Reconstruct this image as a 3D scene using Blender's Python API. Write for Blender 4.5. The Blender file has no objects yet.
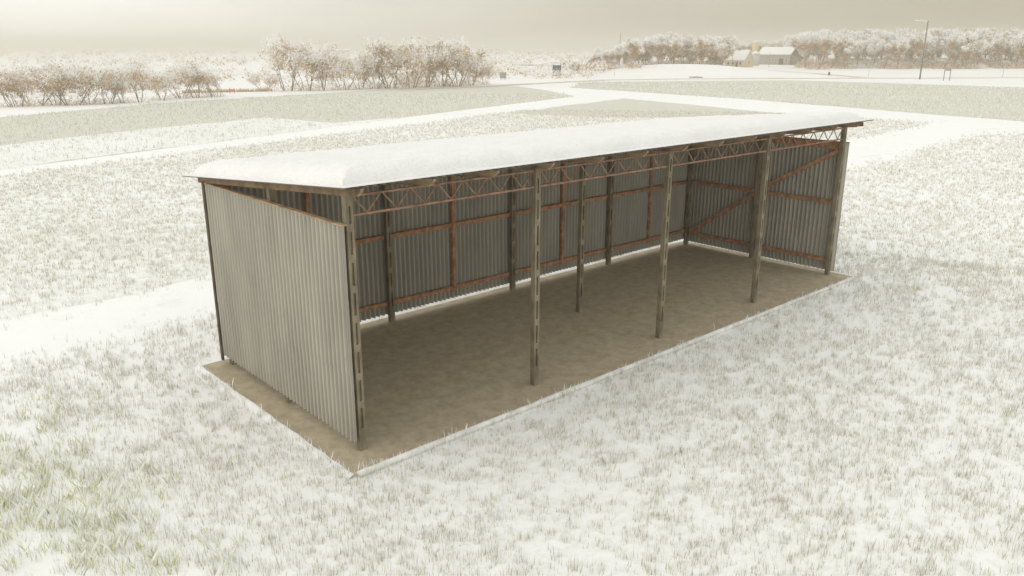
import bpy, bmesh, math, random
import numpy as np
from mathutils import Vector, Matrix
R = math.radians
rng = np.random.default_rng(7)
random.seed(7)
sc = bpy.context.scene
COL = sc.collection

# ------------------------------------------------------------------ camera
F, PITCH, YAW = 793.2, .2949, .7328
CAM = np.array([-7.6833, -13.2521, 8.129])
cd = bpy.data.cameras.new('camera')
cam = bpy.data.objects.new('camera', cd); COL.objects.link(cam)
cam.location = CAM; cam.rotation_euler = (math.pi/2-PITCH, 0, -YAW)
cd.sensor_width = 36; cd.lens = F*36/1024; cd.clip_end = 12000; cd.clip_start = .1
sc.camera = cam
FW = np.array([math.sin(YAW)*math.cos(PITCH), math.cos(YAW)*math.cos(PITCH), -math.sin(PITCH)])
RT = np.array([math.cos(YAW), -math.sin(YAW), 0]); UP = np.cross(RT, FW)
def gp(px, dist):                       # ground point in the compass direction of photo column px, dist metres from the camera
    d = FW + RT*(px-512)/F
    d = d + UP*(288-60)/F
    d = d[:2]/np.hypot(d[0], d[1])
    dist=dist*math.sqrt(1+((px-512)/F)**2)      # dist is measured along the view axis
    return CAM[0]+d[0]*dist, CAM[1]+d[1]*dist
def bdist(y): return 8.129*F/(y-48.5)/math.cos(0)*1.0   # distance whose ground shows at row y (near the frame's middle)

# ------------------------------------------------------------------ helpers
def tag(o, label=None, cat=None, group=None, kind=None):
    if label: o['label'] = label
    if cat: o['category'] = cat
    if group: o['group'] = group
    if kind: o['kind'] = kind
    return o
def empty(name, loc=(0,0,0), rz=0, **k):
    o = bpy.data.objects.new(name, None); COL.objects.link(o)
    o.location = loc; o.rotation_euler = (0,0,rz); o.empty_display_size = .3
    return tag(o, **k)
def link(name, me, parent=None, smooth=False, **k):
    o = bpy.data.objects.new(name, me); COL.objects.link(o)
    if parent: o.parent = parent
    if smooth:
        me.polygons.foreach_set('use_smooth', [True]*len(me.polygons))
    return tag(o, **k)
class MB:
    def __init__(s): s.v=[]; s.f=[]; s.m=[]
    def add(s, vs, fs, m=0):
        n=len(s.v); s.v += [tuple(map(float,v)) for v in vs]
        s.f += [tuple(i+n for i in f) for f in fs]; s.m += [m]*len(fs)
    def box(s, x0,x1,y0,y1,z0,z1, m=0):
        s.add([(x0,y0,z0),(x1,y0,z0),(x1,y1,z0),(x0,y1,z0),(x0,y0,z1),(x1,y0,z1),(x1,y1,z1),(x0,y1,z1)],
              [(0,3,2,1),(4,5,6,7),(0,1,5,4),(1,2,6,5),(2,3,7,6),(3,0,4,7)], m)
    def bar(s, a, b, w, h, m=0, up=(0,0,1)):
        a=Vector(a); b=Vector(b); d=(b-a).normalized(); sd=d.cross(Vector(up))
        if sd.length<1e-4: sd=d.cross(Vector((1,0,0)))
        sd.normalize(); u=sd.cross(d)
        vs=[p+sd*i*w/2+u*j*h/2 for p in (a,b) for i,j in ((-1,-1),(1,-1),(1,1),(-1,1))]
        s.add(vs, [(0,1,2,3),(7,6,5,4),(0,4,5,1),(1,5,6,2),(2,6,7,3),(3,7,4,0)], m)
    def tube(s, pts, rads, n=6, m=0):
        pts=[Vector(p) for p in pts]; vs=[]; fs=[]
        for i,p in enumerate(pts):
            d=(pts[min(i+1,len(pts)-1)]-pts[max(i-1,0)]).normalized()
            a=d.cross(Vector((0,0,1)))
            if a.length<.05: a=d.cross(Vector((1,0,0)))
            a.normalize(); b=d.cross(a)
            for k in range(n):
                t=2*math.pi*k/n; vs.append(p+(a*math.cos(t)+b*math.sin(t))*rads[i])
        for i in range(len(pts)-1):
            for k in range(n):
                k2=(k+1)%n; fs.append((i*n+k,i*n+k2,(i+1)*n+k2,(i+1)*n+k))
        fs.append(tuple(range(n))[::-1]); fs.append(tuple((len(pts)-1)*n+k for k in range(n)))
        s.add(vs, fs, m)
    def mesh(s, name, *mats):
        me=bpy.data.meshes.new(name); me.from_pydata(s.v,[],s.f)
        for m in mats: me.materials.append(m)
        me.polygons.foreach_set('material_index', s.m); me.update(); return me
    def build(s, name, mats, parent=None, smooth=False, **k):
        if not isinstance(mats,(list,tuple)): mats=[mats]
        return link(name, s.mesh(name,*mats), parent, smooth, **k)
def npmesh(name, verts, faces_list, mats, midx=None):
    """faces_list: int array (n,k) of equal sized faces"""
    me=bpy.data.meshes.new(name); verts=np.asarray(verts,dtype=np.float32); fa=np.asarray(faces_list,dtype=np.int32)
    n,k=fa.shape
    me.vertices.add(len(verts)); me.vertices.foreach_set('co',verts.ravel())
    me.loops.add(n*k); me.loops.foreach_set('vertex_index',fa.ravel())
    me.polygons.add(n); me.polygons.foreach_set('loop_start',np.arange(n,dtype=np.int32)*k)
    for m in mats: me.materials.append(m)
    if midx is not None: me.polygons.foreach_set('material_index',np.asarray(midx,dtype=np.int32))
    me.update(calc_edges=True); return me

# numpy value noise
_T = np.random.default_rng(3).random((256,256))
def vn(x, y, s):
    x=np.asarray(x)/s+1000.3; y=np.asarray(y)/s+1000.7
    xi=np.floor(x).astype(int); yi=np.floor(y).astype(int); fx=x-xi; fy=y-yi
    fx=fx*fx*(3-2*fx); fy=fy*fy*(3-2*fy)
    g=lambda a,b:_T[a&255,b&255]
    return (g(xi,yi)*(1-fx)+g(xi+1,yi)*fx)*(1-fy)+(g(xi,yi+1)*(1-fx)+g(xi+1,yi+1)*fx)*fy

# ------------------------------------------------------------------ materials
def mat(name, col, rough=.9, spec=.2, var=.15, scale=3., col2=None, bump=0., bscale=20., metallic=0., stretch=(1,1,1), obj=True, detail=6, lo=.35, hi=.65, nrough=.5):
    m=bpy.data.materials.new(name); m.use_nodes=True; nt=m.node_tree; N=nt.nodes; L=nt.links
    p=N['Principled BSDF']; p.inputs['Roughness'].default_value=rough
    p.inputs['Specular IOR Level'].default_value=spec; p.inputs['Metallic'].default_value=metallic
    tc=N.new('ShaderNodeTexCoord'); mp=N.new('ShaderNodeMapping'); mp.inputs['Scale'].default_value=stretch
    L.new(tc.outputs['Object'], mp.inputs['Vector'])
    nz=N.new('ShaderNodeTexNoise'); nz.inputs['Scale'].default_value=scale; nz.inputs['Roughness'].default_value=nrough; nz.inputs['Detail'].default_value=detail
    L.new(mp.outputs[0], nz.inputs['Vector'])
    rp=N.new('ShaderNodeValToRGB'); rp.color_ramp.elements[0].position=lo; rp.color_ramp.elements[1].position=hi
    c1=tuple(c*(1-var) for c in col)+(1,); c2=(tuple(col2)+(1,)) if col2 else tuple(min(1,c*(1+var)) for c in col)+(1,)
    rp.color_ramp.elements[0].color=c1; rp.color_ramp.elements[1].color=c2
    L.new(nz.outputs['Fac'], rp.inputs[0]); L.new(rp.outputs[0], p.inputs['Base Color'])
    if bump:
        nb=N.new('ShaderNodeTexNoise'); nb.inputs['Scale'].default_value=bscale; nb.inputs['Detail'].default_value=5
        L.new(mp.outputs[0], nb.inputs['Vector'])
        b=N.new('ShaderNodeBump'); b.inputs['Strength'].default_value=1; b.inputs['Distance'].default_value=bump
        L.new(nb.outputs['Fac'], b.inputs['Height']); L.new(b.outputs[0], p.inputs['Normal'])
    return m
def mixnode(nt, fac, a, b, blend='MIX'):
    n=nt.nodes.new('ShaderNodeMix'); n.data_type='RGBA'; n.blend_type=blend
    for i,v in ((0,fac),(6,a),(7,b)):
        if hasattr(v,'links') or hasattr(v,'is_linked'): nt.links.new(v,n.inputs[i])
        else: n.inputs[i].default_value=v if i==0 else tuple(v)+(1,)
    return n.outputs[2]

SNOW=(.86,.86,.835)
def ground_mat(name, sage, amount, fine=1.2, snow=SNOW):
    """snow with frosted vegetation showing through in fine clumps"""
    m=bpy.data.materials.new(name); m.use_nodes=True; nt=m.node_tree; N=nt.nodes; L=nt.links
    p=N['Principled BSDF']; p.inputs['Roughness'].default_value=.85; p.inputs['Specular IOR Level'].default_value=.15
    tc=N.new('ShaderNodeTexCoord')
    a=N.new('ShaderNodeTexNoise'); a.inputs['Scale'].default_value=fine; a.inputs['Detail'].default_value=8; a.inputs['Roughness'].default_value=.7
    b=N.new('ShaderNodeTexNoise'); b.inputs['Scale'].default_value=.06; b.inputs['Detail'].default_value=4
    for n in (a,b): L.new(tc.outputs['Object'], n.inputs['Vector'])
    ad=N.new('ShaderNodeMath'); ad.operation='MULTIPLY_ADD'; ad.inputs[1].default_value=.5
    L.new(b.outputs['Fac'], ad.inputs[0]); L.new(a.outputs['Fac'], ad.inputs[2])
    rp=N.new('ShaderNodeMapRange'); c=1.02-amount*.5
    rp.inputs[1].default_value=c-.16; rp.inputs[2].default_value=c+.16
    L.new(ad.outputs[0], rp.inputs[0])
    col=mixnode(nt, rp.outputs[0], snow, sage); L.new(col, p.inputs['Base Color'])
    nb=N.new('ShaderNodeTexNoise'); nb.inputs['Scale'].default_value=1.1; nb.inputs['Detail'].default_value=8
    L.new(tc.outputs['Object'], nb.inputs['Vector'])
    bp=N.new('ShaderNodeBump'); bp.inputs['Strength'].default_value=.6; bp.inputs['Distance'].default_value=.12
    L.new(nb.outputs['Fac'], bp.inputs['Height']); L.new(bp.outputs[0], p.inputs['Normal'])
    return m
M={}
M['snow']=ground_mat('snow_ground',(.66,.66,.58),.15)
M['lane']=ground_mat('lane_snow',(.70,.69,.64),.12, fine=.6, snow=(.87,.87,.85))
M['near']=ground_mat('near_field',(.72,.72,.64),.16, fine=5.0)
M['far']=ground_mat('far_field',(.605,.60,.515),.95, fine=1.3, snow=(.78,.785,.73))
M['mid']=ground_mat('mid_field',(.70,.70,.62),.42, fine=1.8)
M['track']=mat('track',(.62,.54,.44),var=.12,scale=.4)
def blade(name, c, f, lo, hi):
    """grass blade: green-grey low on the stem, frost crystals above (a height of the plant itself)"""
    m=bpy.data.materials.new(name); m.use_nodes=True; nt=m.node_tree; N=nt.nodes; L=nt.links
    p=N['Principled BSDF']; p.inputs['Roughness'].default_value=.8; p.inputs['Specular IOR Level'].default_value=.1
    g=N.new('ShaderNodeNewGeometry'); sp=N.new('ShaderNodeSeparateXYZ'); L.new(g.outputs['Position'], sp.inputs[0])
    nz=N.new('ShaderNodeTexNoise'); nz.inputs['Scale'].default_value=2.; L.new(g.outputs['Position'], nz.inputs['Vector'])
    ad=N.new('ShaderNodeMath'); ad.operation='MULTIPLY_ADD'; ad.inputs[1].default_value=.25; L.new(nz.outputs['Fac'],ad.inputs[0]); L.new(sp.outputs['Z'],ad.inputs[2])
    mr=N.new('ShaderNodeMapRange'); mr.inputs[1].default_value=lo+.12; mr.inputs[2].default_value=hi+.12; L.new(ad.outputs[0], mr.inputs[0])
    L.new(mixnode(nt, mr.outputs[0], c, f), p.inputs['Base Color'])
    return m
M['blade']=blade('frosted_blade',(.52,.49,.345),(.88,.87,.83),.03,.23)
M['blade_green']=blade('green_blade',(.60,.62,.29),(.88,.88,.78),.03,.24)
M['blade_crop']=mat('crop_blade',(.63,.625,.53),var=.1)
M['blade_snow']=mat('snow_laden_blade',(.86,.86,.84),var=.02)
M['snow_roof']=mat('roof_snow',(.82,.812,.785),rough=.7,var=.02,scale=2,bump=.045,bscale=16)
M['steel']=mat('corrugated_steel',(.385,.36,.30),rough=.6,spec=.3,var=.10,scale=1.3,bump=.003,bscale=30,stretch=(1,1,.35))
M['rust']=mat('rust_steel',(.42,.225,.125),rough=.85,var=.35,scale=5,bump=.002)
M['truss']=mat('truss_steel',(.30,.18,.12),rough=.8,var=.3,scale=6)
M['post']=mat('weathered_concrete',(.225,.192,.128),rough=.92,var=.3,scale=5,bump=.006,bscale=25,stretch=(1,1,.4))
M['wood']=mat('rafter_wood',(.33,.24,.15),rough=.85,var=.3,scale=4,bump=.004,stretch=(3,.4,3))
M['bargewood']=mat('barge_wood',(.21,.145,.09),var=.3,scale=3)
M['darkwood']=mat('dark_wood',(.10,.075,.05),rough=.9,var=.3)
M['floor']=mat('earth_floor',(.345,.29,.20),rough=.95,var=.0,scale=2.8,col2=(.50,.425,.295),bump=.004,bscale=24,stretch=(1,1,1),detail=15,lo=.36,hi=.66,nrough=.74)
M['kerb']=mat('snowy_kerb',(.66,.65,.60),var=.0,scale=3,col2=(.85,.85,.82),bump=.01)
M['bark']=mat('bark',(.22,.15,.085),var=.3,scale=2)
M['twig']=mat('tan_twig',(.49,.325,.14),var=.3,scale=.8)
M['frost']=mat('frost',(.92,.92,.91),var=.04)
M['wallcream']=mat('cream_plaster',(.62,.52,.34),var=.15)
M['wallbrown']=mat('brown_brick',(.33,.285,.235),var=.2)
M['dark']=mat('dark_paint',(.05,.05,.05),var=.2)
M['pole']=mat('pole_grey',(.18,.17,.16),var=.2)
M['glass']=mat('window_glass',(.10,.11,.12),rough=.2,spec=.6,var=.1)
M['blue']=mat('board_blue',(.07,.11,.15),var=.25)
M['boardbrown']=mat('board_brown',(.22,.16,.10),var=.3)
M['grey']=mat('grey_paint',(.30,.30,.27),var=.15)
M['red']=mat('red_paint',(.60,.22,.12),var=.15)
M['silo']=mat('silo_metal',(.52,.50,.46),rough=.5,var=.1)
M['yellow']=mat('yellow_wall',(.60,.52,.30),var=.15)
M['reed']=mat('dry_reed',(.55,.43,.27),var=.3)

# ------------------------------------------------------------------ ground
A0=R(53.6)
MC=np.array([212.,150.]); md=np.array([math.sin(A0),math.cos(A0)]); mp_=np.array([math.cos(A0),-math.sin(A0)])
def hz(x,y):
    x=np.asarray(x,float); y=np.asarray(y,float)
    dx=x-MC[0]; dy=y-MC[1]; u=dx*mp_[0]+dy*mp_[1]; v=dx*md[0]+dy*md[1]
    s=1/(1+np.exp(-(u+18)/5.5)); e=1/(1+np.exp((u-24)/7.))
    h=3.1*s*e*np.exp(-(v/20.)**2)*(1+.12*(vn(x,y,9)-.5))
    d=np.hypot(x-CAM[0],y-CAM[1])
    w=np.clip((d-260)/200,0,1)
    return h + w*2.5*(vn(x,y,90)-.5)
ax=np.concatenate([np.linspace(-5000,-500,12),np.linspace(-420,-110,8),np.arange(-100,450,5.),np.linspace(460,900,20),np.linspace(1000,5000,14)])
X,Y=np.meshgrid(ax,ax,indexing='ij'); n=len(ax)
vs=np.stack([X.ravel(),Y.ravel(),hz(X,Y).ravel()-.018],1)
i=np.arange(n-1); I,J=np.meshgrid(i,i,indexing='ij'); q=(I*n+J).ravel()
me=npmesh('ground',vs,np.stack([q,q+n,q+n+1,q+1],1),[M['snow']])
link('ground',me,smooth=True,label='snow covered ground running to the hazy horizon',cat='ground',kind='structure')

def ground_px(x,y):
    d=FW+RT*(x-512)/F-UP*(y-288)/F; t=-CAM[2]/d[2]; return CAM[0]+d[0]*t,CAM[1]+d[1]*t
LANE1_LO=[(-200,3.),(-60,6.2),(-20,9.2),(-4.8,10.0),(1.1,10.5),(25,11.1),(45.7,11.8),(76.6,14.1),(84,12.4)]
LANE1_UP=[(-200,9.),(-60,12.),(-20,14.3),(-4,14.9),(3,15.4),(35,18.2),(64,20.7),(84.6,21.9)]
LANE2_LO=[(-120,4.),(-60,24.),(-30,36),(2.1,48.1),(41.4,59.3),(75,69.5),(96.8,75.4)]
LANE2_UP=[(-120,10),(-60,30),(-30,40.5),(2.7,51.4),(47,67.7),(94.5,84.)]
RX=[(96.8,75.4),(87.8,41.2),(88.4,23.4),(84.6,21.9)]
def sheet(name, poly, z, m, label, cat, wob=1.):
    # wobble and subdivide the outline so that the edge is not ruler-straight
    out=[]
    for k,a in enumerate(poly):
        b=poly[(k+1)%len(poly)]; L_=math.hypot(b[0]-a[0],b[1]-a[1]); ns=max(1,min(120,int(L_/.9)))
        for s in range(ns):
            t=s/ns; x=a[0]+(b[0]-a[0])*t; y=a[1]+(b[1]-a[1])*t
            w=wob*(.55*float(vn(x,y,1.3)-.5)+.9*float(vn(x,y,5.)-.5)) if ns>1 and s>0 else 0
            nx,ny=-(b[1]-a[1])/L_,(b[0]-a[0])/L_
            out.append((x+nx*w,y+ny*w,z))
    bm=bmesh.new(); vv=[bm.verts.new(p) for p in out]; f=bm.faces.new(vv)
    bmesh.ops.triangulate(bm,faces=[f]); bm.normal_update()
    bmesh.ops.reverse_faces(bm,faces=[t for t in bm.faces if t.normal.z<0])
    me=bpy.data.meshes.new(name); bm.to_mesh(me); bm.free()
    me.materials.append(m); return link(name,me,label=label,cat=cat,kind='structure')
P_A=[(-200,-90),(100,-90),(90,-20),(84,12.4)]+LANE1_LO[:-1][::-1]
P_B=LANE1_UP+[(88.4,23.4),(87.8,41.2),(96.8,75.4)]+LANE2_LO[:-1][::-1]
P_C=LANE2_UP+[(104,100),(112,118),(106,124),(88.5,127),(34.7,114),(11.8,101),(-40,72),(-100,38)]
P_D=[(116,106),(110.6,64.8),(107.2,52.5),(97.4,16.1),(101,-60),(190,-60),(188,40),(186,95),(150,117),(136,122)]
sheet('field',P_A,-.006,M['near'],'near snowy field of frosted grass in front of the shed','field')
sheet('field',P_B,-.006,M['mid'],'snowy field between the two white lanes behind the shed','field')
sheet('field',P_C,-.006,M['far'],'pale green far field under the shrub row on the left','field',.3)
sheet('field',P_D,-.006,M['far'],'pale green far field below the farm on the right','field')
sheet('field',[(-110,28)]+[ground_px(*p) for p in ((0,146),(130,131),(265,117),(332,123),(400,117.6))]+[(46,67.5),(2.7,51.6),(-30,40.8),(-60,30.3),(-108,13.)],-.003,M['mid'],'whiter snowy strip of the far left field beside the lane','field')
P_B2=[(62,64.2),(75,68.5),(96.2,74.4),(87.6,41.6),(88,34),(78,41),(66,52)]
sheet('field',P_B2,-.003,M['far'],'pale green wedge of field where the two lanes meet','field')
def widen(lo,up,w): return [(x,y-w) for x,y in lo]+[(x,y+w) for x,y in up[::-1]]
sheet('lane',widen(LANE1_LO[:-1]+[(86,12)],LANE1_UP[:-1]+[(88,22.5)],2.0),-.009,M['lane'],'white snow covered lane passing close behind the shed','lane')
sheet('lane',widen(LANE2_LO,LANE2_UP,2.0),-.012,M['lane'],'far white snow covered lane running up to the crossing','lane')
sheet('lane',[(80,13),(101,-46),(105,-46),(98.2,16.2),(108,52.5),(111.5,64.8),(117,106),(111,119),(103,101),(93,84),(96,75),(87,41.2),(87.6,23.4),(83,22.5)],-.015,M['lane'],'broad white snow covered lane along the edge of the far right field','lane')

# the dirty snow road past the farm
def strip(name, pts, w, m, **k):
    L_=[];Rr=[]
    for j,(x,y) in enumerate(pts):
        a=pts[max(0,j-1)]; b=pts[min(len(pts)-1,j+1)]; d=np.array([b[0]-a[0],b[1]-a[1]]); d/=np.linalg.norm(d)
        nx,ny=-d[1],d[0]; ww=w*(.8+.4*float(vn(x,y,12)))
        for lst,s in ((L_,1),(Rr,-1)): 
            px,py=x+nx*ww/2*s,y+ny*ww/2*s; lst.append((px,py,float(hz(px,py))+.03))
    n=len(pts); mb=MB(); mb.add(L_+Rr,[(j,n+j,n+j+1,j+1) for j in range(n-1)]); o=mb.build(name,m,**k)
    return o
def dense(pts,s=6.):
    o=[]
    for a,b in zip(pts,pts[1:]):
        n=max(1,int(math.hypot(b[0]-a[0],b[1]-a[1])/s))
        o+= [(a[0]+(b[0]-a[0])*k/n,a[1]+(b[1]-a[1])*k/n) for k in range(n)]
    return o+[pts[-1]]
strip('road',dense([ground_px(*p) for p in ((400,90),(480,86.6),(540,83.3),(607,80),(680,79),(760,78.6),(850,78.2),(940,78),(1060,77.6))]),3.2,M['track'],label='thin brown road line crossing the snow beyond the fields',cat='road',kind='structure')
strip('driveway',dense([ground_px(*p) for p in ((752,69),(775,70.4),(800,72.4),(830,75),(862,77.4))]),3.5,M['track'],label='brownish drive running down from the farmhouse to the road',cat='driveway',kind='structure')

# ------------------------------------------------------------------ the shed
W=6.37
shed=empty('open_shed',(0,0,0),label='long open-fronted farm shed of corrugated steel under a snow covered roof',cat='shed')
def zr(y): return 5.685-(y+.75)*(.69/7.91)       # roof underside
mb=MB()
fx0,fx1,fy0,fy1=-.76,20.50,-.80,6.84
nx,ny=80,32
g=[[(fx0+(fx1-fx0)*a/nx+(.05*(vn(a*.27,b*.24,.7)-.5) if a in(0,nx) else 0),fy0+(fy1-fy0)*b/ny+(.06*(vn(a*.27,b*.24,.5)-.5) if b==ny else 0),.03+.012*float(vn(a*.27,b*.24,.9)-.5)) for b in range(ny+1)] for a in range(nx+1)]
vv=[p for r_ in g for p in r_]
mb.add(vv,[(a*(ny+1)+b,(a+1)*(ny+1)+b,(a+1)*(ny+1)+b+1,a*(ny+1)+b+1) for a in range(nx) for b in range(ny)])
mb.box(fx0+.03,fx1-.03,fy0+.03,fy1-.03,-.15,.018)
mb.build('earth_floor',M['floor'],shed)

def post_mesh(h, wx=.165, wy=.14):
    """precast post: two edge ribs along the front and back faces with sunk oval slots between bridges"""
    mb=MB(); t=.055; z=0
    hx,hy=wx/2,wy/2
    mb.box(-hx,-hx+t,-hy,hy,0,h); mb.box(hx-t,hx,-hy,hy,0,h)
    mb.box(-hx+t,hx-t,-hy+.045,hy-.045,0,h)                      # sunk web
    z=.0; first=True
    seq=[(0,.55)]; z=1.0
    while z<h-.3: seq.append((z,z+.16)); z+=.62
    seq.append((h-.25,h))
    for a,b in seq:
        for s in (-1,1):
            y0,y1=(-hy,-hy+.045) if s<0 else (hy-.045,hy)
            # bridge with chamfered ends
            c=.03; ya=y0+.001 if s<0 else y0; yb=y1 if s<0 else y1-.001
            yo=ya if s<0 else yb; yi=yb if s<0 else ya
            mb.box(-hx+t,hx-t,ya,yb,a,b)
    return mb.mesh('post',M['post'])
FRONT_H=5.47; 
pm={}
def post(x,y,h):
    k=round(h,3)
    if k not in pm: pm[k]=post_mesh(h)
    o=link('post',pm[k],shed); o.location=(x,y,.0); return o
for i in range(5):
    post(i*5,0,FRONT_H); post(i*5-(.03 if i==0 else 0),W,zr(W)-.19)
for x in (-.03,10,20): post(x,W/2,zr(W/2)-.19)
def clad(name, axis, c, a0, a1, z0, z1, flip=1, parent=shed, tiers=3):
    """corrugated sheets in tiers; each tier laps 1 cm over the one below; vertical corrugation 0.2 m"""
    mb=MB(); per=.168; n=int((a1-a0)/per*10); th=.006
    hs=np.linspace(z0,z1,tiers+1)
    for k in range(tiers):
        rows=[]; nr=5
        zz0=hs[k]-(.03 if k else 0); zz1=hs[k+1]
        for r in range(nr+1):
            z=zz0+(zz1-zz0)*r/nr
            row=[]
            for i in range(n+1):
                a=a0+(a1-a0)*i/n
                sn=math.sin(2*math.pi*(a/per)+.12*k); off=.055*math.copysign(abs(sn)**.75,sn) + .005*float(vn(a*1.3,z+k*7,.8)-.5)
                lap=.0075*(1-r/nr) if k else 0
                sheetn=int((a-a0)/1.0); jz=.03*float(_T[sheetn&255,k*31&255]-.5) if (r==0 and k) else 0
                o=c+flip*(off+lap)
                row.append((a,o,z+jz) if axis=='x' else (o,a,z+jz))
            rows.append(row)
        m=n+1; v=[p for r_ in rows for p in r_]
        f=[(r*m+i,r*m+i+1,(r+1)*m+i+1,(r+1)*m+i) for r in range(nr) for i in range(n)]
        mb.add(v,f)
    me=mb.mesh(name,M['steel']); o=link(name,me,parent,True)
    s=o.modifiers.new('s','SOLIDIFY'); s.thickness=th; s.offset=0; s.use_rim=False
    return o
Cl=clad('end_cladding','y',-.185,-.14,W+.16,.30,4.87,flip=-1); 
Cr=clad('end_cladding','y',20.165,-.14,W+.16,.16,4.87,flip=1)
Cb=clad('back_cladding','x',W+.185,-.19,20.20,.24,zr(W+.18)-.02,flip=1)
m_=MB(); m_.box(-.245,-.125,-.16,W+.10,4.872,4.897); m_.build('trim',mat('rust_trim',(.40,.28,.165),var=.3),Cl)
m_=MB(); m_.box(20.115,20.215,-.16,W+.10,4.872,4.905); m_.build('trim',M['rust'],Cr)
# corner angle at the back-left edge
m_=MB(); m_.box(-.26,-.215,W+.13,W+.24,.14,4.93); m_.build('corner_angle',M['darkwood'],shed)
# back wall rails and studs
ybk=W+.128
for z0,z1 in ((.56,.70),(2.64,2.78)):
    for i in range(4):
        m_=MB(); m_.box(i*5+.092,i*5+4.908,ybk-.075,ybk-.02,z0,z1); m_.box(i*5+.092,i*5+4.908,ybk-.13,ybk-.077,z1-.018,z1)
        m_.build('girt',M['rust'],shed)
for i in range(4):
    m_=MB(); x=i*5+2.5; m_.box(x-.05,x+.05,ybk-.10,ybk-.015,.5,zr(W)-.06) ; m_.box(x-.07,x-.05,ybk-.06,ybk-.016,.5,zr(W)-.06)
    m_.build('stud',M['rust'],shed)
# end walls: rails and braces inside
for xe,s in ((20.095,1),(-.088,-1)):
    xa,xb=(xe-.05,xe+.02) if s>0 else (xe-.02,xe+.05)
    for z0,z1 in ((.50,.64),(2.66,2.80),(4.64,4.86)):
        for y0,y1 in ((.11,W/2-.11),(W/2+.11,W-.11)):
            m_=MB(); m_.box(xa,xb,y0,y1,z0,z1); m_.box(xa-.045*s,xa-.001*s,y0,y1,z1-.02,z1) if s>0 else None
            m_.build('girt',M['rust'],shed)
    xm=xa-.03 if s>0 else xb+.03
    for a,b in (((W-.15,.62),(W/2+.12,2.62)),((W/2-.12,2.86),(.12,4.6))):
        m_=MB(); m_.bar((xm,a[0],a[1]),(xm,b[0],b[1]),.05,.14); m_.build('brace',M['rust'],shed)
# lattice trusses under the eaves, one per bay
def truss(x0,x1,y,zt,zb):
    m_=MB(); a,b=x0+.092,x1-.092
    m_.box(a,b,y-.03,y+.03,zt-.04,zt); m_.box(a,b,y-.025,y+.025,zb-.02,zb+.025)
    n=7; w=(b-a)/n
    for k in range(n):
        xl,xm,xr=a+k*w,a+(k+.5)*w,a+(k+1)*w
        m_.tube([(xl+.03,y,zt-.04),(xm,y,zb+.02)],[.017]*2,6); m_.tube([(xm,y,zb+.02),(xr-.03,y,zt-.04)],[.017]*2,6)
    m_.build('truss',M['truss'],shed)
for i in range(4): truss(i*5,i*5+5,0,5.42,5.02)
for i in range(4):
    m_=MB(); m_.box(i*5+.092,i*5+4.908,W-.04,W+.04,zr(W)-.31,zr(W)-.19); m_.build('back_beam',M['rust'],shed)
# rafters with cut tails
for k in range(13):
    x=k*5/3; m_=MB(); y0,y1=-.58,W+.45; h=.19; w=.075
    prof=[(y0,zr(y0)-.045),(y0+.02,zr(y0)-.10),(y0+.16,zr(y0)-h-.02),(y1-.1,zr(y1)-h),(y1,zr(y1)-.08),(y1,zr(y1)-.045)]
    vs=[(x-w/2,a,b) for a,b in prof]+[(x+w/2,a,b) for a,b in prof]; n=len(prof)
    m_.add(vs,[tuple(range(n)),tuple(range(n,2*n))[::-1]]+[(i,n+i,n+(i+1)%n,(i+1)%n) for i in range(n)])
    m_.build('rafter',M['wood'],shed)
for y in (-.30,1.3,2.9,4.5,6.1):                                     # longitudinal battens between roof sheet and rafters
    m_=MB(); m_.bar((-.28,y,zr(y)-.023),(20.08,y,zr(y)-.023),.07,.042); m_.build('batten',M['wood'],shed)
# barge boards under the roof's ends
for x in (-.20,20.06):
    m_=MB(); m_.bar((x,-.62,zr(-.62)-.10),(x,W+.55,zr(W+.55)-.10),.03,.14); m_.build('barge_board',M['bargewood'],shed)
# roof sheet (corrugated, its waves run down the slope) 
rx0,rx1,ry0,ry1=-.52,20.42,-.82,7.14
n=820; rows=[]
mb=MB()
for y in (ry0,ry1):
    rows+= [(rx0+(rx1-rx0)*i/n,y,zr(y)+.017+.012*math.sin(i*.8)) for i in range(n+1)]
mb.add(rows,[(i,i+1,n+2+i,n+1+i) for i in range(n)])
o=mb.build('roof',M['steel'],shed,True); s=o.modifiers.new('s','SOLIDIFY'); s.thickness=.006; s.use_rim=False
roof=o
# snow lying on the roof
nx,ny=420,170
xs=np.linspace(rx0,rx1-.02,nx); ys=np.linspace(ry0+.0,ry1-.03,ny)
XX,YY=np.meshgrid(xs,ys,indexing='ij')
def prof(d,in_,w): t=np.clip((d-in_)/w,0,1); return np.sqrt(np.clip(1-(1-t)**2,0,1))
wob=.06*(vn(XX,YY,.8)-.5)+.08*(vn(XX,YY,2.5)-.5)
T=.32*np.minimum.reduce([prof(YY-ry0+.6*wob,.33,.50),prof(ry1-YY+wob,.12,.5),prof(XX-rx0+wob,.22,.6),prof(rx1-XX+wob,.34,.5)])
nb_=(vn(XX,YY,.12)-.5)*.030+(vn(XX,YY,.6)-.5)*.05
top=zr(YY)+.036+.012+T+nb_*np.clip(T/.3,0,1)
v1=np.stack([XX.ravel(),YY.ravel(),top.ravel()],1); v0=np.stack([XX.ravel(),YY.ravel(),(zr(YY)+.032).ravel()],1)
I,J=np.meshgrid(np.arange(nx-1),np.arange(ny-1),indexing='ij'); q=(I*ny+J).ravel()
fa=np.stack([q,q+ny,q+ny+1,q+1],1); N0=nx*ny
edge=[]
for j in range(ny-1): edge+=[(j,j+1,N0+j+1,N0+j),((nx-1)*ny+j+1,(nx-1)*ny+j,N0+(nx-1)*ny+j,N0+(nx-1)*ny+j+1)]
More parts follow.
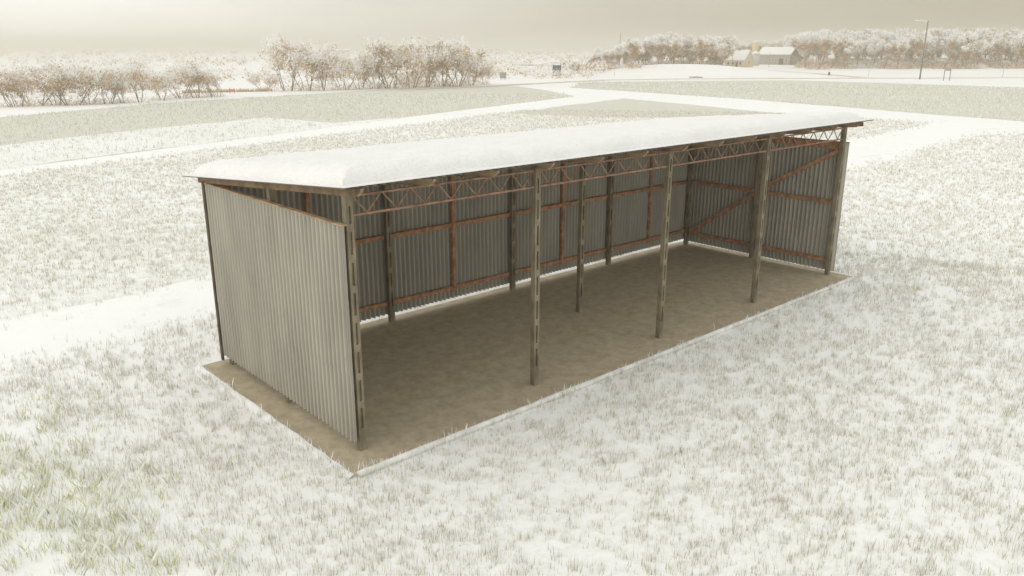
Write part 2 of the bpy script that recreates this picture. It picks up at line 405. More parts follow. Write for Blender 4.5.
for i in range(nx-1): edge+=[((i+1)*ny,i*ny,N0+i*ny,N0+(i+1)*ny),(i*ny+ny-1,(i+1)*ny+ny-1,N0+(i+1)*ny+ny-1,N0+i*ny+ny-1)]
me=npmesh('snow_cover',np.concatenate([v1,v0]),np.concatenate([fa,np.array(edge)]),[M['snow_roof']])
link('snow_cover',me,roof,True)

# kerb along the front edge: a round timber half under snow
pts=[];rd=[]
for k in range(60):
    x=-.62+k*(21.0/59); pts.append((x,-.87-.03*x/20,.045+.008*float(vn(x,3,.9)-.5))); rd.append(.070+.012*float(vn(x,9,.6)-.5))
m_=MB(); m_.tube(pts,rd,10); m_.build('kerb',M['kerb'],None,True,label='long snow dusted kerb pole along the front edge of the shed floor',cat='kerb')

# snow lip that laps over the floor's left, right and back edge
def lip(pts,w,h):
    m_=MB(); n=len(pts); ring=[]
    for j,(x,y) in enumerate(pts):
        a=pts[max(0,j-1)];b=pts[min(n-1,j+1)];d=np.array([b[0]-a[0],b[1]-a[1]]);d=d/np.linalg.norm(d);nx,ny=-d[1],d[0]
        k=.7+.6*float(vn(x*3,y*3,1.)); 
        for s,z in ((-.5,-.03),(-.36,.7*h*k),(-.1,h*k),(.4,.5*h*k),(1.6,-.03)): ring.append((x+nx*w*s*k,y+ny*w*s*k,z))
    m_.add(ring,[(j*5+i,j*5+i+1,(j+1)*5+i+1,(j+1)*5+i) for j in range(n-1) for i in range(4)]); return m_
lp=dense([(-.72,-.84),(-.78,W+.53)],.12); 
lm=lip(lp,.12,.055); lm.build('snow_bank',M['snow'],None,True,label='low lip of snow along the left edge of the shed floor',cat='snow bank',kind='structure')
lm=lip(dense([(-.78,W+.50),(20.54,W+.50)],.15),.2,.05); lm.build('snow_bank',M['snow'],None,True,label='low lip of snow along the back edge of the shed floor',cat='snow bank',kind='structure')
lm=lip(dense([(20.52,W+.5),(20.52,-.84)],.15),.12,.05); lm.build('snow_bank',M['snow'],None,True,label='low lip of snow along the right edge of the shed floor',cat='snow bank',kind='structure')

# ------------------------------------------------------------------ grass
def inpoly(x,y,poly):
    c=np.zeros(len(x),bool); n=len(poly)
    for i in range(n):
        x0,y0=poly[i];x1,y1=poly[(i+1)%n]
        k=((y0>y)!=(y1>y)) & (x<(x1-x0)*(y-y0)/((y1-y0) if y1!=y0 else 1e-9)+x0); c^=k
    return c
def visible(x,y,m=60):
    d=np.stack([x,y,np.zeros_like(x)],1)-CAM; dp=d@FW; u=512+F*(d@RT)/dp; v=288-F*(d@UP)/dp
    return (dp>1)&(u>-m-90)&(u<1024+m+90)&(v<576+m+30)
def scatter(poly, r0, r1, dens, maskfn=None):
    """random clump centres in a sector around the photographer with density dens(r) per square metre"""
    out=[]; rr=np.arange(r0,r1,2.)
    for a in rr:
        n=rng.poisson(dens(a)*math.pi*((a+2)**2-a**2)*(100/360))
        th=R(42-50)+rng.random(n)*R(100); rad=a+2*rng.random(n)
        out.append(np.stack([CAM[0]+rad*np.sin(th),CAM[1]+rad*np.cos(th)],1))
    p=np.concatenate(out); k=visible(p[:,0],p[:,1])&inpoly(p[:,0]+rng.normal(0,.7,len(p)),p[:,1]+rng.normal(0,.7,len(p)),poly)
    k&=~((p[:,0]>fx0-.02)&(p[:,0]<fx1+.05)&(p[:,1]>fy0-.02)&(p[:,1]<fy1+.02))
    p=p[k]
    if maskfn is not None: p=p[rng.random(len(p))<maskfn(p[:,0],p[:,1])]
    return p
def blades(name, P, per, hmin, hmax, w0, spread, mats, pick, lean=.35, **k):
    n=len(P)*per; c=np.repeat(P,per,0)+rng.normal(0,spread,(n,2))
    dist=np.hypot(c[:,0]-CAM[0],c[:,1]-CAM[1])
    sc_=np.repeat(.6+.8*rng.random(len(P)),per)
    h=(hmin+(hmax-hmin)*rng.random(n)**1.4)*sc_; a=rng.random(n)*2*math.pi; l=lean*rng.random(n)*h
    w=w0*(.6+.8*rng.random(n))*np.maximum(1,dist/28)
    ww=rng.random(n)*math.pi; wx,wy=np.cos(ww)*w/2,np.sin(ww)*w/2
    dx,dy=np.cos(a)*l,np.sin(a)*l; z0=-.03
    v=np.empty((n,4,3),np.float32)
    v[:,0]=np.stack([c[:,0]-wx,c[:,1]-wy,np.full(n,z0)],1)
    v[:,1]=np.stack([c[:,0]+wx,c[:,1]+wy,np.full(n,z0)],1)
    v[:,2]=np.stack([c[:,0]+dx*.45+wx*.8,c[:,1]+dy*.45+wy*.8,h*.62],1)
    v[:,3]=np.stack([c[:,0]+dx,c[:,1]+dy,h],1)
    f=np.arange(n*4,dtype=np.int32).reshape(n,4)
    mi=pick(n)
    return link(name,npmesh(name,v.reshape(-1,3),f,mats,mi),**k)
def clump(x,y): 
    a=.55*vn(x,y,.28)+.30*vn(x,y,.75)+.15*vn(x,y,4.)
    return np.clip((a-.29)*4.5,0.12,1)
GL=(-6.2,-3.0)
def greenmask(x,y):       # the greener patch at the lower left
    s=1/(1+np.exp((x+4.3+.28*(y+4)*.0+.8*(vn(x,y,1.7)-.5))*2.2)); t=1/(1+np.exp((y-6.5)*1.)); return s*t
A1=scatter(P_A,5,34,lambda r:105 if r<22 else 90,lambda x,y:clump(x,y)*(1-.75*greenmask(x,y)))
A2=scatter(P_A,34,110,lambda r:40*(34/r)**1.4,lambda x,y:clump(x,y))
B1=scatter(P_B,20,110,lambda r:40*min(1,(34/r)**1.4),lambda x,y:clump(x,y))
pk=lambda p:(lambda n:(rng.random(n)<p).astype(np.int32))
blades('frosted_grass',np.concatenate([A1]),6,.05,.20,.009,.035,[M['blade'],M['blade_snow']],pk(.5),lean=.25,label='frosted dry grass stems standing out of the snow around the shed',cat='grass',kind='stuff')
blades('frosted_grass',A2,5,.07,.22,.012,.05,[M['blade'],M['blade_snow']],pk(.42),lean=.25,label='frosted grass covering the field to the right of the shed',cat='grass',kind='stuff')
blades('frosted_grass',B1,5,.07,.22,.012,.05,[M['blade'],M['blade_snow']],pk(.42),lean=.25,label='frosted grass in the field between the two white lanes',cat='grass',kind='stuff')
G=scatter(P_A,5,34,lambda r:46,lambda x,y:greenmask(x,y)*np.clip((.6*vn(x,y,.45)+.4*vn(x,y,1.6)-.38)*5,.04,1))
blades('green_grass',G,9,.10,.32,.011,.07,[M['blade_green'],M['blade_snow']],pk(.5),lean=.7,label='greener grass tufts under snow at the lower left corner',cat='grass',kind='stuff')
C1=scatter(P_C,60,150,lambda r:3.2,lambda x,y:.3+.7*vn(x,y,2.5)); D1=scatter(P_D,85,200,lambda r:2.2,lambda x,y:.3+.7*vn(x,y,2.5))
blades('winter_crop',np.concatenate([C1,D1]),3,.08,.30,.022,.10,[M['blade_crop'],M['blade_snow']],lambda n:rng.integers(0,2,n),label='dense short frosted crop covering the pale green far fields',cat='crop',kind='stuff')
# thin stalks along the floor's edges
E1=np.concatenate([np.stack([rng.uniform(-.7,20.4,170),rng.normal(-.93,.05,170)],1),np.stack([rng.normal(-.80,.05,50),rng.uniform(-.8,6.9,50)],1),np.stack([rng.uniform(-.72,.1,26),rng.normal(-.80,.05,26)],1)])
blades('edge_grass',E1,4,.08,.26,.011,.05,[M['blade'],M['blade_snow']],pk(.6),label='frosted stalks poking up along the kerb and floor edge',cat='grass',kind='stuff')

# ------------------------------------------------------------------ trees
def make_tree(seed, H, stems, spread, leaf, nt_, frost=.45, trunkr=.12, bare=.18, skirt=.13):
    """returns (trunk mesh, crown mesh, frost mesh): branching stems, fine tan twigs and white rime"""
    r=random.Random(seed); mb=MB(); tips=[]
    def grow(p,d,L_,rad,lv):
        pts=[p]; rads=[rad]; q=Vector(p); dd=Vector(d)
        for k in range(3):
            dd=(dd+Vector((r.gauss(0,.16),r.gauss(0,.16),r.gauss(.05,.08)))).normalized(); q=q+dd*L_/3; pts.append(q.copy()); rads.append(rad*(1-.2*(k+1)))
        mb.tube(pts,rads,5 if lv<2 else 3)
        if lv>=1: tips.extend([(pts[1].copy(),lv),(pts[2].copy(),lv),(pts[3].copy(),lv)])
        if lv<3:
            for k in range(r.choice((2,3,3)) if lv else 4):
                a=r.random()*6.28; t=r.uniform(.35,.8)*spread
                nd=(dd+Vector((math.cos(a)*t,math.sin(a)*t,r.uniform(-.1,.25)))).normalized()
                grow(pts[r.choice((2,3,3))],nd,L_*r.uniform(.6,.8),rads[-1]*.75,lv+1)
    for s in range(stems):
        a=r.random()*6.28; t=(.15 if stems==1 else r.uniform(.25,.7))*(spread*.8)
        grow(Vector((math.cos(a)*.1*stems,math.sin(a)*.1*stems,-.25)),Vector((math.cos(a)*t,math.sin(a)*t,1)).normalized(),H*.36,trunkr*(1 if stems==1 else .7),0)
    zm=max(t[0].z for t in tips); 
    for v in range(len(mb.v)):
        x,y,z=mb.v[v]; mb.v[v]=(x*H/zm,y*H/zm,z*H/zm)
    T_=np.array([(t[0].x,t[0].y,t[0].z) for t in tips])*H/zm
    T_=T_[T_[:,2]>H*bare]
    g=np.random.default_rng(seed)
    c=T_[g.integers(0,len(T_),nt_)]+g.normal(0,H*.038,(nt_,3))*np.array([1.2,1.2,.9]); c[:,2]=np.maximum(c[:,2],.05)
    d=g.normal(0,1,(nt_,3)); d[:,2]+=.35; d/=np.linalg.norm(d,axis=1)[:,None]
    e=np.cross(d,g.normal(0,1,(nt_,3))); e/=np.linalg.norm(e,axis=1)[:,None]
    ln=(leaf*(.6+1.4*g.random(nt_)))[:,None]; wd=(leaf*.22*(.5+g.random(nt_)))[:,None]
    v=np.stack([c-e*wd,c+e*wd,c+d*ln],1)
    rad=np.hypot(c[:,0],c[:,1])/(np.hypot(T_[:,0],T_[:,1]).max()+1e-6)
    ph=g.random(3)*6.28; blob=np.sin(c[:,0]*5.5/H*2+ph[0])+np.sin(c[:,1]*5.5/H*2+ph[1])+np.sin(c[:,2]*8/H*2+ph[2])
    pf=np.clip(frost+1.5*(c[:,2]/H-.62)+.35*(rad-.4)+.22*blob,0.06,.97)
    isf=g.random(nt_)<pf
    # rime sprays: long thin twigs reaching out of the crown
    ns=nt_//5; k=g.integers(0,len(T_),ns); top_=T_[k]; od=top_-np.array([0,0,H*.35]); od/=np.linalg.norm(od,axis=1)[:,None]+1e-6
    od=od+g.normal(0,.45,(ns,3))+np.array([0,0,.35]); od/=np.linalg.norm(od,axis=1)[:,None]; e2=np.cross(od,g.normal(0,1,(ns,3))); e2/=np.linalg.norm(e2,axis=1)[:,None]
    l2=H*(.05+.10*g.random((ns,1))); w2=H*.0035*(.7+.8*g.random((ns,1))); vs2=np.stack([top_-e2*w2,top_+e2*w2,top_+od*l2],1)
    # low skirt of twigs near the ground
    nk=int(nt_*skirt); a_=g.random(nk)*6.28; r_=H*.36*np.sqrt(g.random(nk)); z_=H*.26*g.random(nk)*(1.2-r_/(H*.40))
    ck=np.stack([r_*np.cos(a_),r_*np.sin(a_),z_],1); dk=g.normal(0,1,(nk,3)); dk[:,2]=abs(dk[:,2]); dk/=np.linalg.norm(dk,axis=1)[:,None]; ek=np.cross(dk,g.normal(0,1,(nk,3))); ek/=np.linalg.norm(ek,axis=1)[:,None]
    vk=np.stack([ck-ek*leaf*.16,ck+ek*leaf*.16,ck+dk*leaf*(.6+1.2*g.random((nk,1)))],1)
    v=np.concatenate([v,vs2,vk]); isf=np.concatenate([isf,g.random(ns)<.5+.5*top_[:,2]/H,g.random(nk)<frost*1.1])
    out=[]
    for k,(mk,mn) in enumerate(((~isf,'twig'),(isf,'frost'))):
        vv=v[mk].reshape(-1,3); out.append(npmesh(mn,vv,np.arange(len(vv)).reshape(-1,3),[M[mn]]))
    return mb.mesh('trunk',M['bark']),out[0],out[1]
SHRUB=[make_tree(s,6.,st,sp,.24,3100,.44,.09,.04) for s,st,sp in ((1,5,1.2),(2,6,1.45),(3,4,1.1),(4,7,1.3))]
THIN=[make_tree(s,7.,st,sp,.24,1900,.42,.10,.25) for s,st,sp in ((11,3,1.0),(12,4,1.1))]
WOOD=[make_tree(s,11.,1,sp,.46,6200,.22,.22,.12) for s,sp in ((21,1.0),(22,1.15),(23,.95),(24,1.1))]
FRO=[make_tree(s,11.,1,sp,.50,7000,.78,.20,.12) for s,sp in ((31,1.05),(32,1.15))]
def tree(name, kit, x, y, s, sz, label, group=None, cat='tree'):
    o=empty(name,(x,y,float(hz(x,y))-.02),random.random()*6.28,label=label,cat=cat,group=group)
    o.scale=(s,s,s*sz)
    for nm,me in zip(('trunk','crown','frost'),kit): link(nm,me,o)
    return o
ORD=['first','second','third','fourth','fifth','sixth','seventh','eighth','ninth','tenth','eleventh','twelfth','thirteenth','fourteenth','fifteenth','sixteenth','seventeenth','eighteenth','nineteenth','twentieth','twenty-first','twenty-second','twenty-third','twenty-fourth']
# left row of shrubs along the field edge: (photo column, distance, height, kit)
ROW=[(-30,122,4.6,0),(8,124,4.2,3),(28,126,4.4,1),(48,128,5.2,0),(66,128,5.4,1),(84,130,4.6,2),(100,131,4.4,3),(118,133,3.2,0),(136,135,5.0,4),(156,140,3.4,2),(176,146,3.8,1),(193,148,4.4,0),(212,150,3.9,3),
     (262,158,3.8,1),(286,158,10.8,5),(304,160,8.0,0),(324,160,8.6,4),(342,163,6.6,1),(358,166,6.4,0),(374,168,6.8,2),(392,170,9.8,3),(408,172,8.2,1),(424,174,9.0,0),(440,176,9.8,3),(456,178,8.6,2),(470,182,6.4,1),(484,186,4.2,0)]
RY={}
for k,(px,d,h,kt) in enumerate(ROW):
    if px<235: d*=.925; h*=1.22
    x,y=gp(px,d); kit=(SHRUB+THIN)[kt]; base=6. if kt<4 else 7.
    side='left' ; 
    if px<235: q=[r for r in ROW if r[0]<235]; j=q.index(ROW[k]); lab=f'frosted brown shrub, {ORD[j]} from the left end of the field edge row'
    else: q=[r for r in ROW if r[0]>235]; j=len(q)-1-q.index(ROW[k]); lab=f'tall frosted shrub behind the shed, {ORD[j]} from the right end of the field edge row'
    if px==136: lab='small lone forked tree with sparse frosted twigs standing in a gap of the left row'
    if px==286: lab='tallest sparse frosted tree with dark forked stems at the left of the middle clump'
    tree('frosted_shrub' if kt<4 else 'frosted_tree',kit,x,y,h*random.uniform(.95,1.15)/base,1.,lab,'frosted shrubs along the far field edge','shrub' if kt<4 else 'tree')
# low bushes between and behind them
for k in range(46):
    px=random.uniform(-60,500); d=118+px*.13+random.uniform(12,34); x,y=gp(px,d)
    if 222<px<252: continue
    tree('frosted_bush',SHRUB[k%4],x,y,random.uniform(.34,.6),1.,'low frosted bush in the rough behind the shrub row','low bushes behind the field edge','bush')
# right wood: front row along the snow slope, deeper rows behind
FR=[]
px=592
while px<1050:
    FR.append(px); px+=random.uniform(10,15)
cnt=0
for px in FR:
    if 724<px<806: continue
    if px<640: d=262+random.uniform(-3,6)+ (640-px)*.4; h=5.+ (px-590)*.11
    elif px<725: d=285+random.uniform(-6,8); h=random.uniform(9.5,12)
    else: d=325+random.uniform(-12,10); h=random.uniform(11.5,14.5)
    x,y=gp(px,d); cnt+=1
    where='left of the farmhouse' if px<725 else 'right of the barn'
    j=[p for p in FR if (p<725)==(px<725) and not 724<p<806].index(px)
    lab=f'front row woodland tree {where}, {ORD[j]} from the left end'
    kit=(WOOD+FRO)[random.choice((0,1,2,3,0,1,2,3,4))]
    tree('woodland_tree',kit,x,y,h/12.6,1,lab,'trees along the front of the wood')
for row in range(4):
    px=596+row*3
    while px<1080:
        if px<650: d=285+row*14; h=5.5+(px-590)*.10
        elif px<725: d=300+row*14; h=random.uniform(10.5,13.5)+row*.7
        elif px<806: d=430+row*14; h=random.uniform(9,12.5)
        else: d=345+row*15; h=random.uniform(13,16.5)+row*.4
        x,y=gp(px+random.uniform(-3,3),d+random.uniform(-5,5))
        kit=(WOOD+FRO)[random.choice((0,1,2,3,4,5) if row>1 else (0,1,2,3,3,4))]
        tree('woodland_tree',kit,x,y,h/12.6,1,'frosted tree in the rear rows of the wood behind the front trees','trees in the rear rows of the wood')
        px+=random.uniform(11,16)
for k in range(70):
    px=random.uniform(590,1050)
    if 722<px<806: continue
    d=(268 if px<640 else 292 if px<725 else 330)+random.uniform(0,22); x,y=gp(px,d)
    tree('undergrowth_bush',SHRUB[k%4],x,y,random.uniform(.45,.85),.85,'frosted brown bush in the undergrowth between the trunks of the wood','undergrowth bushes of the wood','bush')
x,y=gp(597,420); tree('round_tree',FRO[0],x,y,.62,1.05,'lone round white frosted tree left of the wood against the sky')
x,y=gp(788,425); tree('tall_tree',FRO[1],x,y,1.12,1.08,'tall white frosted tree rising behind the barn roof')
# far-off woods that read as speckled masses
def far_woods(name,label,specs,seed):
    g=np.random.default_rng(seed); V=[];MI=[]
    for (p0,p1,d0,d1,n,h0,h1,fr) in specs:
        for k in range(n):
            px=g.uniform(p0,p1); d=g.uniform(d0,d1); x,y=gp(px,d); h=g.uniform(h0,h1); m=190
            z0=float(hz(x,y))
            c=g.normal(0,1,(m,3))*np.array([h*.35,h*.35,h*.22])+np.array([x,y,z0+h*.5]); c[:,2]=np.maximum(c[:,2],z0+.1)
            dd=g.normal(0,1,(m,3)); dd/=np.linalg.norm(dd,axis=1)[:,None]; e=np.cross(dd,g.normal(0,1,(m,3))); e/=np.linalg.norm(e,axis=1)[:,None]
            s=h*.10*(.5+g.random((m,1))); V.append(np.stack([c-e*s*.5,c+e*s*.5,c+dd*s*1.8],1)); MI.append((g.random(m)<fr+.4*((c[:,2]-z0)/h-.5)).astype(int))
    V=np.concatenate(V).reshape(-1,3); link(name,npmesh(name,V,np.arange(len(V)).reshape(-1,3),[M['twig'],M['frost']],np.concatenate(MI)),label=label,cat='woods',kind='stuff')
far_woods('distant_woods','far frosted scrub and woods fading into haze on the left',[(-120,480,200,330,150,1.6,3.2,.85),(-120,600,330,700,330,2.2,4.6,.75),(-150,1100,700,1500,420,4.5,7.5,.6)],5)
far_woods('distant_woods','frosted scrub on the flat ground between the shrub row and the wood',[(478,600,215,330,70,1.6,3.0,.72),(556,612,255,300,34,2.5,4.2,.6)],6)

# dry reed bank
m_=MB()
for k in range(900):
    t=random.random(); px=178+t*92; d=150+t*7+random.uniform(-1.,1.); x,y=gp(px,d); a=random.random()*6.28; h=random.uniform(.25,.75)
    m_.add([(x-math.cos(a)*.09,y-math.sin(a)*.09,-.05),(x+math.cos(a)*.09,y+math.sin(a)*.09,-.05),(x+random.gauss(0,.1),y+random.gauss(0,.1),h)],[(0,1,2)])
m_.build('dry_reeds',M['reed'],label='low strip of dry brown reeds in front of the gap in the shrub row',cat='reeds',kind='stuff')

# ------------------------------------------------------------------ farm
def face_cam(x,y): return math.atan2(CAM[1]-y,CAM[0]-x)+math.pi/2
def house(name,px,d,rz,Lx,Ly,hw,hr,wallm,label,cat,windows=(),door=None,chim=False,ov=.35,endwin=0):
    x,y=gp(px,d); base=float(hz(x,y))-.05
    t=empty(name,(x,y,base),face_cam(x,y)+rz,label=label,cat=cat)
    w=MB(); w.box(-Lx/2,Lx/2,-Ly/2,Ly/2,-.3,hw)
    for s in (-1,1):
        xx=s*Lx/2-(.2 if s>0 else 0); w.add([(xx,-Ly/2,hw),(xx,Ly/2,hw),(xx,0,hw+hr),(xx+.2,-Ly/2,hw),(xx+.2,Ly/2,hw),(xx+.2,0,hw+hr)],[(0,1,2),(5,4,3),(0,2,5,3),(1,4,5,2)])
    w.build('wall',wallm,t)
    r=MB(); sl=hr/(Ly/2)
    for s in (-1,1):
        e=Ly/2+ov; z1=hw-ov*sl+.12; z2=hw+hr+.12; a,b=-Lx/2-ov,Lx/2+ov; th=.28
        r.add([(a,s*e,z1),(b,s*e,z1),(b,0,z2),(a,0,z2),(a,s*e,z1+th),(b,s*e,z1+th),(b,0,z2+th),(a,0,z2+th)],[(0,1,2,3),(4,5,6,7),(0,1,5,4),(1,2,6,5),(3,0,4,7)])
    rf=r.build('roof',M['snow_roof'],t)
    if chim: c=MB(); c.box(-.4,.4,-.3,.3,hw+hr-.4,hw+hr+1.1); c.box(-.5,.5,-.4,.4,hw+hr+1.1,hw+hr+1.25); co=c.build('chimney',M['wallbrown'],rf)
    for (wx,wz,ww,wh) in windows:
        f=MB(); f.box(wx-ww/2-.1,wx+ww/2+.1,-Ly/2-.07,-Ly/2-.002,wz-.1,wz+wh+.1); fo=f.build('window',M['kerb'],t)
        g=MB(); g.box(wx-ww/2,wx+ww/2,-Ly/2-.10,-Ly/2-.072,wz,wz+wh); g.build('pane',M['glass'],fo)
    for k in range(endwin):
        f=MB(); f.box(Lx/2+.002,Lx/2+.07,-.5,.5,hw*.45+k*2,hw*.45+k*2+1.2); fo=f.build('window',M['kerb'],t)
        g=MB(); g.box(Lx/2+.072,Lx/2+.1,-.4,.4,hw*.45+k*2+.1,hw*.45+k*2+1.1); g.build('pane',M['glass'],fo)
    if door: 
        f=MB(); f.box(door[0]-door[1]/2,door[0]+door[1]/2,-Ly/2-.08,-Ly/2-.002,0,door[2]); f.build('door',M['darkwood'],t)
    return t
house('farmhouse',739,348,R(-32),9.6,7.0,3.0,3.6,M['wallcream'],'small cream farmhouse with snowy gabled roof left of the barn','house',windows=((-2.8,1.,1.,1.1),(-.6,1.,1.,1.1),(3.,1.,1.,1.1)),door=(1.2,1.,2.1),chim=True,endwin=1)
bt=house('barn',778,384,R(-24),15.5,9.0,4.6,2.9,M['wallbrown'],'long brown brick barn with snow covered gabled roof','barn',windows=((-5,1.6,.9,.8),(-2,1.6,.9,.8),(1,1.6,.9,.8),(6,1.6,.9,.8)),door=(3.5,2.2,2.8))
m_=MB(); m_.add([(7.76,-4,-.3),(12.4,-4,-.3),(12.4,4,-.3),(7.76,4,-.3),(7.76,-4,4.8),(12.4,-4,2.1),(12.4,4,2.1),(7.76,4,4.8)],[(0,3,2,1),(4,5,6,7),(0,1,5,4),(1,2,6,5),(2,3,7,6),(3,0,4,7)])
m_.build('lean_to',M['boardbrown'],bt)
x,y=gp(755,366); t=empty('silo',(x,y,-.05),label='short round metal silo between the farmhouse and the barn',cat='silo')
m_=MB(); m_.tube([(0,0,-.2),(0,0,5.4)],[1.9,1.9],20); m_.build('silo_drum',M['silo'],t,True); m_=MB(); m_.tube([(0,0,5.4),(0,0,6.6)],[2.0,.2],20); m_.build('cone_cap',M['snow_roof'],t)
x,y=gp(754.5,400); t=empty('tower',(x,y,-.05),label='narrow yellowish tower rising behind the silo of the farm',cat='tower')
m_=MB(); m_.tube([(0,0,-.2),(0,0,9.8),(0,0,10.8)],[1.6,1.5,.9],14); m_.build('tower_shaft',M['yellow'],t,True); m_=MB(); m_.tube([(0,0,10.8),(0,0,11.3)],[.9,.1],14); m_.build('cap',M['snow_roof'],t)
m_=MB(); m_.box(1.9,2.1,-.1,.1,-.2,9.); m_.box(1.5,3.2,-.06,.06,6.6,6.8); m_.build('pipe',M['pole'],t)
house('long_building',320,720,R(4),50,14,6.0,.7,M['silo'],'long low flat-looking building fading into haze behind the left shrubs','building',windows=((-12,3,2,1.4),(-6,3,2,1.4),(0,3,2,1.4),(6,3,2,1.4),(12,3,2,1.4)))

# ------------------------------------------------------------------ street furniture
def post_thing(name,px,d,h,r,label,cat,mt='pole',group=None):
    x,y=gp(px,d); t=empty(name,(x,y,float(hz(x,y))),face_cam(x,y),label=label,cat=cat,group=group)
    m_=MB(); m_.tube([(0,0,-.3),(0,0,h)],[r,r*.7],8); m_.build('pole',M[mt],t,True); return t
t=post_thing('street_lamp',922.5,214,14.6,.20,'tall thin street lamp leaning over the road right of the farm','street lamp')
m_=MB(); m_.tube([(0,0,14.3),(-1.0,0,14.75),(-2.3,0,14.75)],[.07,.06,.05],6); m_.build('lamp_arm',M['frost'],t)
m_=MB(); m_.box(-3.1,-2.2,-.16,.16,14.66,14.82); m_.build('lamp_head',M['frost'],t)
def board(name,px,d,w,h,z,label,cat,ma,mb2=None,legs=(-.3,.3),r=.06):
    x,y=gp(px,d); t=empty(name,(x,y,float(hz(x,y))),face_cam(x,y),label=label,cat=cat)
    for l in legs: m_=MB(); m_.tube([(l*w,.06,-.3),(l*w,.06,z+h*.9)],[r,r],8); m_.build('leg',M['pole'],t)
    m_=MB(); m_.box(-w/2,w/2,-.06,0,z,z+h); m_.box(-w/2-.06,w/2+.06,-.09,.02,z+h,z+h+.08); p=m_.build('panel',M[ma],t)
    if mb2: m_=MB(); m_.box(-w/2+.15,w/2-.15,-.075,-.062,z+.12,z+h*.52); m_.box(-.2,w/2-.3,-.085,-.077,z+.5,z+h*.75); m_.build('picture',M[mb2],p)
    return t
board('notice_board',557,228,2.4,2.7,.55,'tall dark blue notice board standing beyond the fields in the middle','sign','blue','boardbrown',legs=(0,),r=.12)
board('sign_board',503,214,1.7,1.4,.35,'small grey sign board at the right end of the shrub row','sign','grey')
board('road_sign',949.5,206,1.5,.6,2.4,'small sign on two tall brown legs right of the street lamp','sign','grey',legs=(-.45,.45),r=.09)
x,y=gp(229,148); t=empty('barrier_board',(x,y,0),face_cam(x,y),label='small orange red barrier board by the reed strip on the left',cat='barrier')
m_=MB(); m_.box(-.5,.5,-.05,0,.45,.8); m_.build('panel',M['red'],t)
for s in (-.4,.4): m_=MB(); m_.box(s-.05,s+.05,.001,.08,-.1,1.05); m_.build('leg',M['red'],t)
post_thing('marker_post',870.5,235,1.9,.05,'thin marker post in the snow below the wood, left of the street lamp','post')
post_thing('marker_post',1005.5,232,2.1,.05,'thin marker post in the snow at the far right of the road','post')
post_thing('marker_post',615,238,1.3,.05,'short marker post at the left foot of the snowy mound','post')
post_thing('utility_pole',732.5,335,6.,.09,'thin pole standing in front of the farmhouse','pole')
post_thing('utility_pole',769.5,345,6.,.09,'thin pole standing in front of the barn wall','pole')
post_thing('utility_pole',619.5,360,14.,.14,'utility pole sticking up above the left end of the wood','pole')
x,y=gp(830.6,236); t=empty('mailbox',(x,y,0),face_cam(x,y),label='small dark box on a post beside the road below the wood',cat='box')
m_=MB(); m_.box(-.07,.07,-.07,.07,-.2,.5); m_.build('post',M['dark'],t); m_=MB(); m_.box(-.26,.26,-.25,.25,.45,1.15); m_.box(-.2,.2,-.22,.22,1.15,1.22); m_.build('box',M['dark'],t)
x,y=gp(697,226); t=empty('fallen_log',(x,y,0),face_cam(x,y)+R(3),label='dark log lying in the snow in front of the mound',cat='log')
m_=MB(); m_.tube([(-1.8,0,.13),(0,.1,.17),(1.9,0,.14)],[.14,.17,.12],8); m_.build('stem',M['bark'],t); m_=MB(); m_.tube([(.3,0,.25),(.6,-.2,.55)],[.05,.02],5); m_.build('branch_stub',M['bark'],t)
x,y=gp(553,352); t=empty('guard_rail',(x,y,float(hz(x,y))),face_cam(x,y),label='long thin dark rail fence far beyond the notice board',cat='fence')
m_=MB(); m_.box(-17,17,-.04,.04,.75,1.1); m_.build('rail',M['pole'],t)
for k in range(12): m_=MB(); m_.box(-16.5+3*k-.06,-16.5+3*k+.06,.042,.14,-1.2,1.05); m_.build('post',M['pole'],t)

# ------------------------------------------------------------------ air
hb=MB(); hb.box(-4600,4600,-4600,4600,-3.2,26.)
hm=bpy.data.materials.new('haze_air'); hm.use_nodes=True; nt=hm.node_tree
nt.nodes.remove(nt.nodes['Principled BSDF']); pv=nt.nodes.new('ShaderNodeVolumePrincipled')
pv.inputs['Color'].default_value=(.80,.77,.69,1); pv.inputs['Density'].default_value=.0013; pv.inputs['Anisotropy'].default_value=.6
nt.links.new(pv.outputs[0],nt.nodes['Material Output'].inputs['Volume'])
hb.build('haze',hm,label='thin pale winter haze hanging over the whole plain',cat='haze',kind='stuff')

# ------------------------------------------------------------------ light
SAZ,SEL=R(-72),R(30)           # azimuth from +Y towards +X
sl=bpy.data.lights.new('sun','SUN'); sl.energy=.6; sl.angle=R(65); sl.color=(1,.94,.84)
so=bpy.data.objects.new('sun',sl); COL.objects.link(so)
sd=Vector((math.sin(SAZ)*math.cos(SEL),math.cos(SAZ)*math.cos(SEL),math.sin(SEL)))
so.rotation_euler=sd.to_track_quat('Z','Y').to_euler(); so.location=(0,0,40)
w=bpy.data.worlds.new('World'); sc.world=w; w.use_nodes=True; nt=w.node_tree; N=nt.nodes; L=nt.links
bg=N['Background']; sky=N.new('ShaderNodeTexSky'); sky.sky_type='NISHITA'; sky.sun_disc=False
sky.sun_elevation=SEL; sky.sun_rotation=SAZ; L.new(sky.outputs[0],bg.inputs[0]); bg.inputs[1].default_value=.03
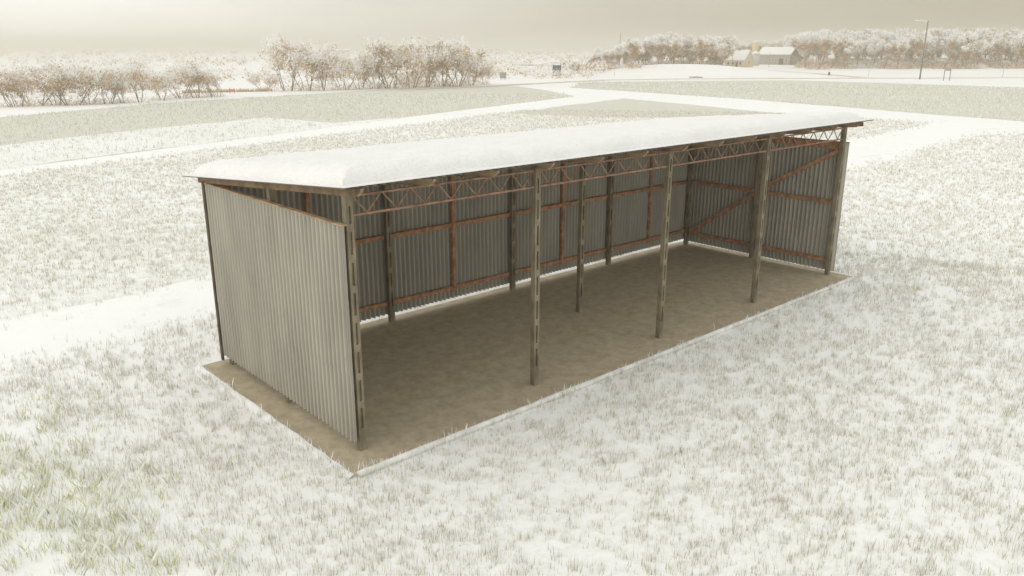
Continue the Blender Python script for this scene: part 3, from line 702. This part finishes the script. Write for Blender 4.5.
# overcast deck: brighter around the veiled sun and overhead, taupe low down away from it
tc=N.new('ShaderNodeTexCoord'); sp=N.new('ShaderNodeSeparateXYZ'); L.new(tc.outputs['Generated'],sp.inputs[0])
dv=N.new('ShaderNodeVectorMath'); dv.operation='DOT_PRODUCT'; L.new(tc.outputs['Generated'],dv.inputs[0]); dv.inputs[1].default_value=(math.sin(R(82)),math.cos(R(82)),0)
mr=N.new('ShaderNodeMapRange'); mr.inputs[1].default_value=1.; mr.inputs[2].default_value=.38; L.new(dv.outputs['Value'],mr.inputs[0])
low=mixnode(nt,mr.outputs[0],(.29,.228,.16),(1.0,.985,.93))
el=N.new('ShaderNodeMapRange'); el.inputs[1].default_value=.02; el.inputs[2].default_value=.14; L.new(sp.outputs['Z'],el.inputs[0])
mid=mixnode(nt,el.outputs[0],low,mixnode(nt,mr.outputs[0],(.46,.385,.265),(1.0,.985,.92)))
e2=N.new('ShaderNodeMapRange'); e2.interpolation_type='SMOOTHSTEP'; e2.inputs[1].default_value=.12; e2.inputs[2].default_value=.42; L.new(sp.outputs['Z'],e2.inputs[0])
full=mixnode(nt,e2.outputs[0],mid,(1.08,1.065,1.01))
mp=N.new('ShaderNodeMapping'); mp.inputs['Scale'].default_value=(1.5,1.5,9); L.new(tc.outputs['Generated'],mp.inputs[0])
nz=N.new('ShaderNodeTexNoise'); nz.inputs['Scale'].default_value=2.5; nz.inputs['Detail'].default_value=6; L.new(mp.outputs[0],nz.inputs['Vector'])
cm=N.new('ShaderNodeMapRange'); cm.inputs[1].default_value=.3; cm.inputs[2].default_value=.7; cm.inputs[3].default_value=.93; cm.inputs[4].default_value=1.07; L.new(nz.outputs['Fac'],cm.inputs[0])
vm=N.new('ShaderNodeVectorMath'); vm.operation='SCALE'; L.new(full,vm.inputs[0]); L.new(cm.outputs[0],vm.inputs['Scale'])
b2=N.new('ShaderNodeBackground'); L.new(vm.outputs[0],b2.inputs[0]); b2.inputs[1].default_value=.9
ad=N.new('ShaderNodeAddShader'); L.new(bg.outputs[0],ad.inputs[0]); L.new(b2.outputs[0],ad.inputs[1]); L.new(ad.outputs[0],N['World Output'].inputs['Surface'])

vs_=sc.view_settings; vs_.view_transform='Standard'; vs_.look='None'; vs_.gamma=1; vs_.exposure=.10; vs_.use_curve_mapping=False
sc.cycles.max_bounces=10; sc.cycles.diffuse_bounces=7; sc.cycles.volume_bounces=1
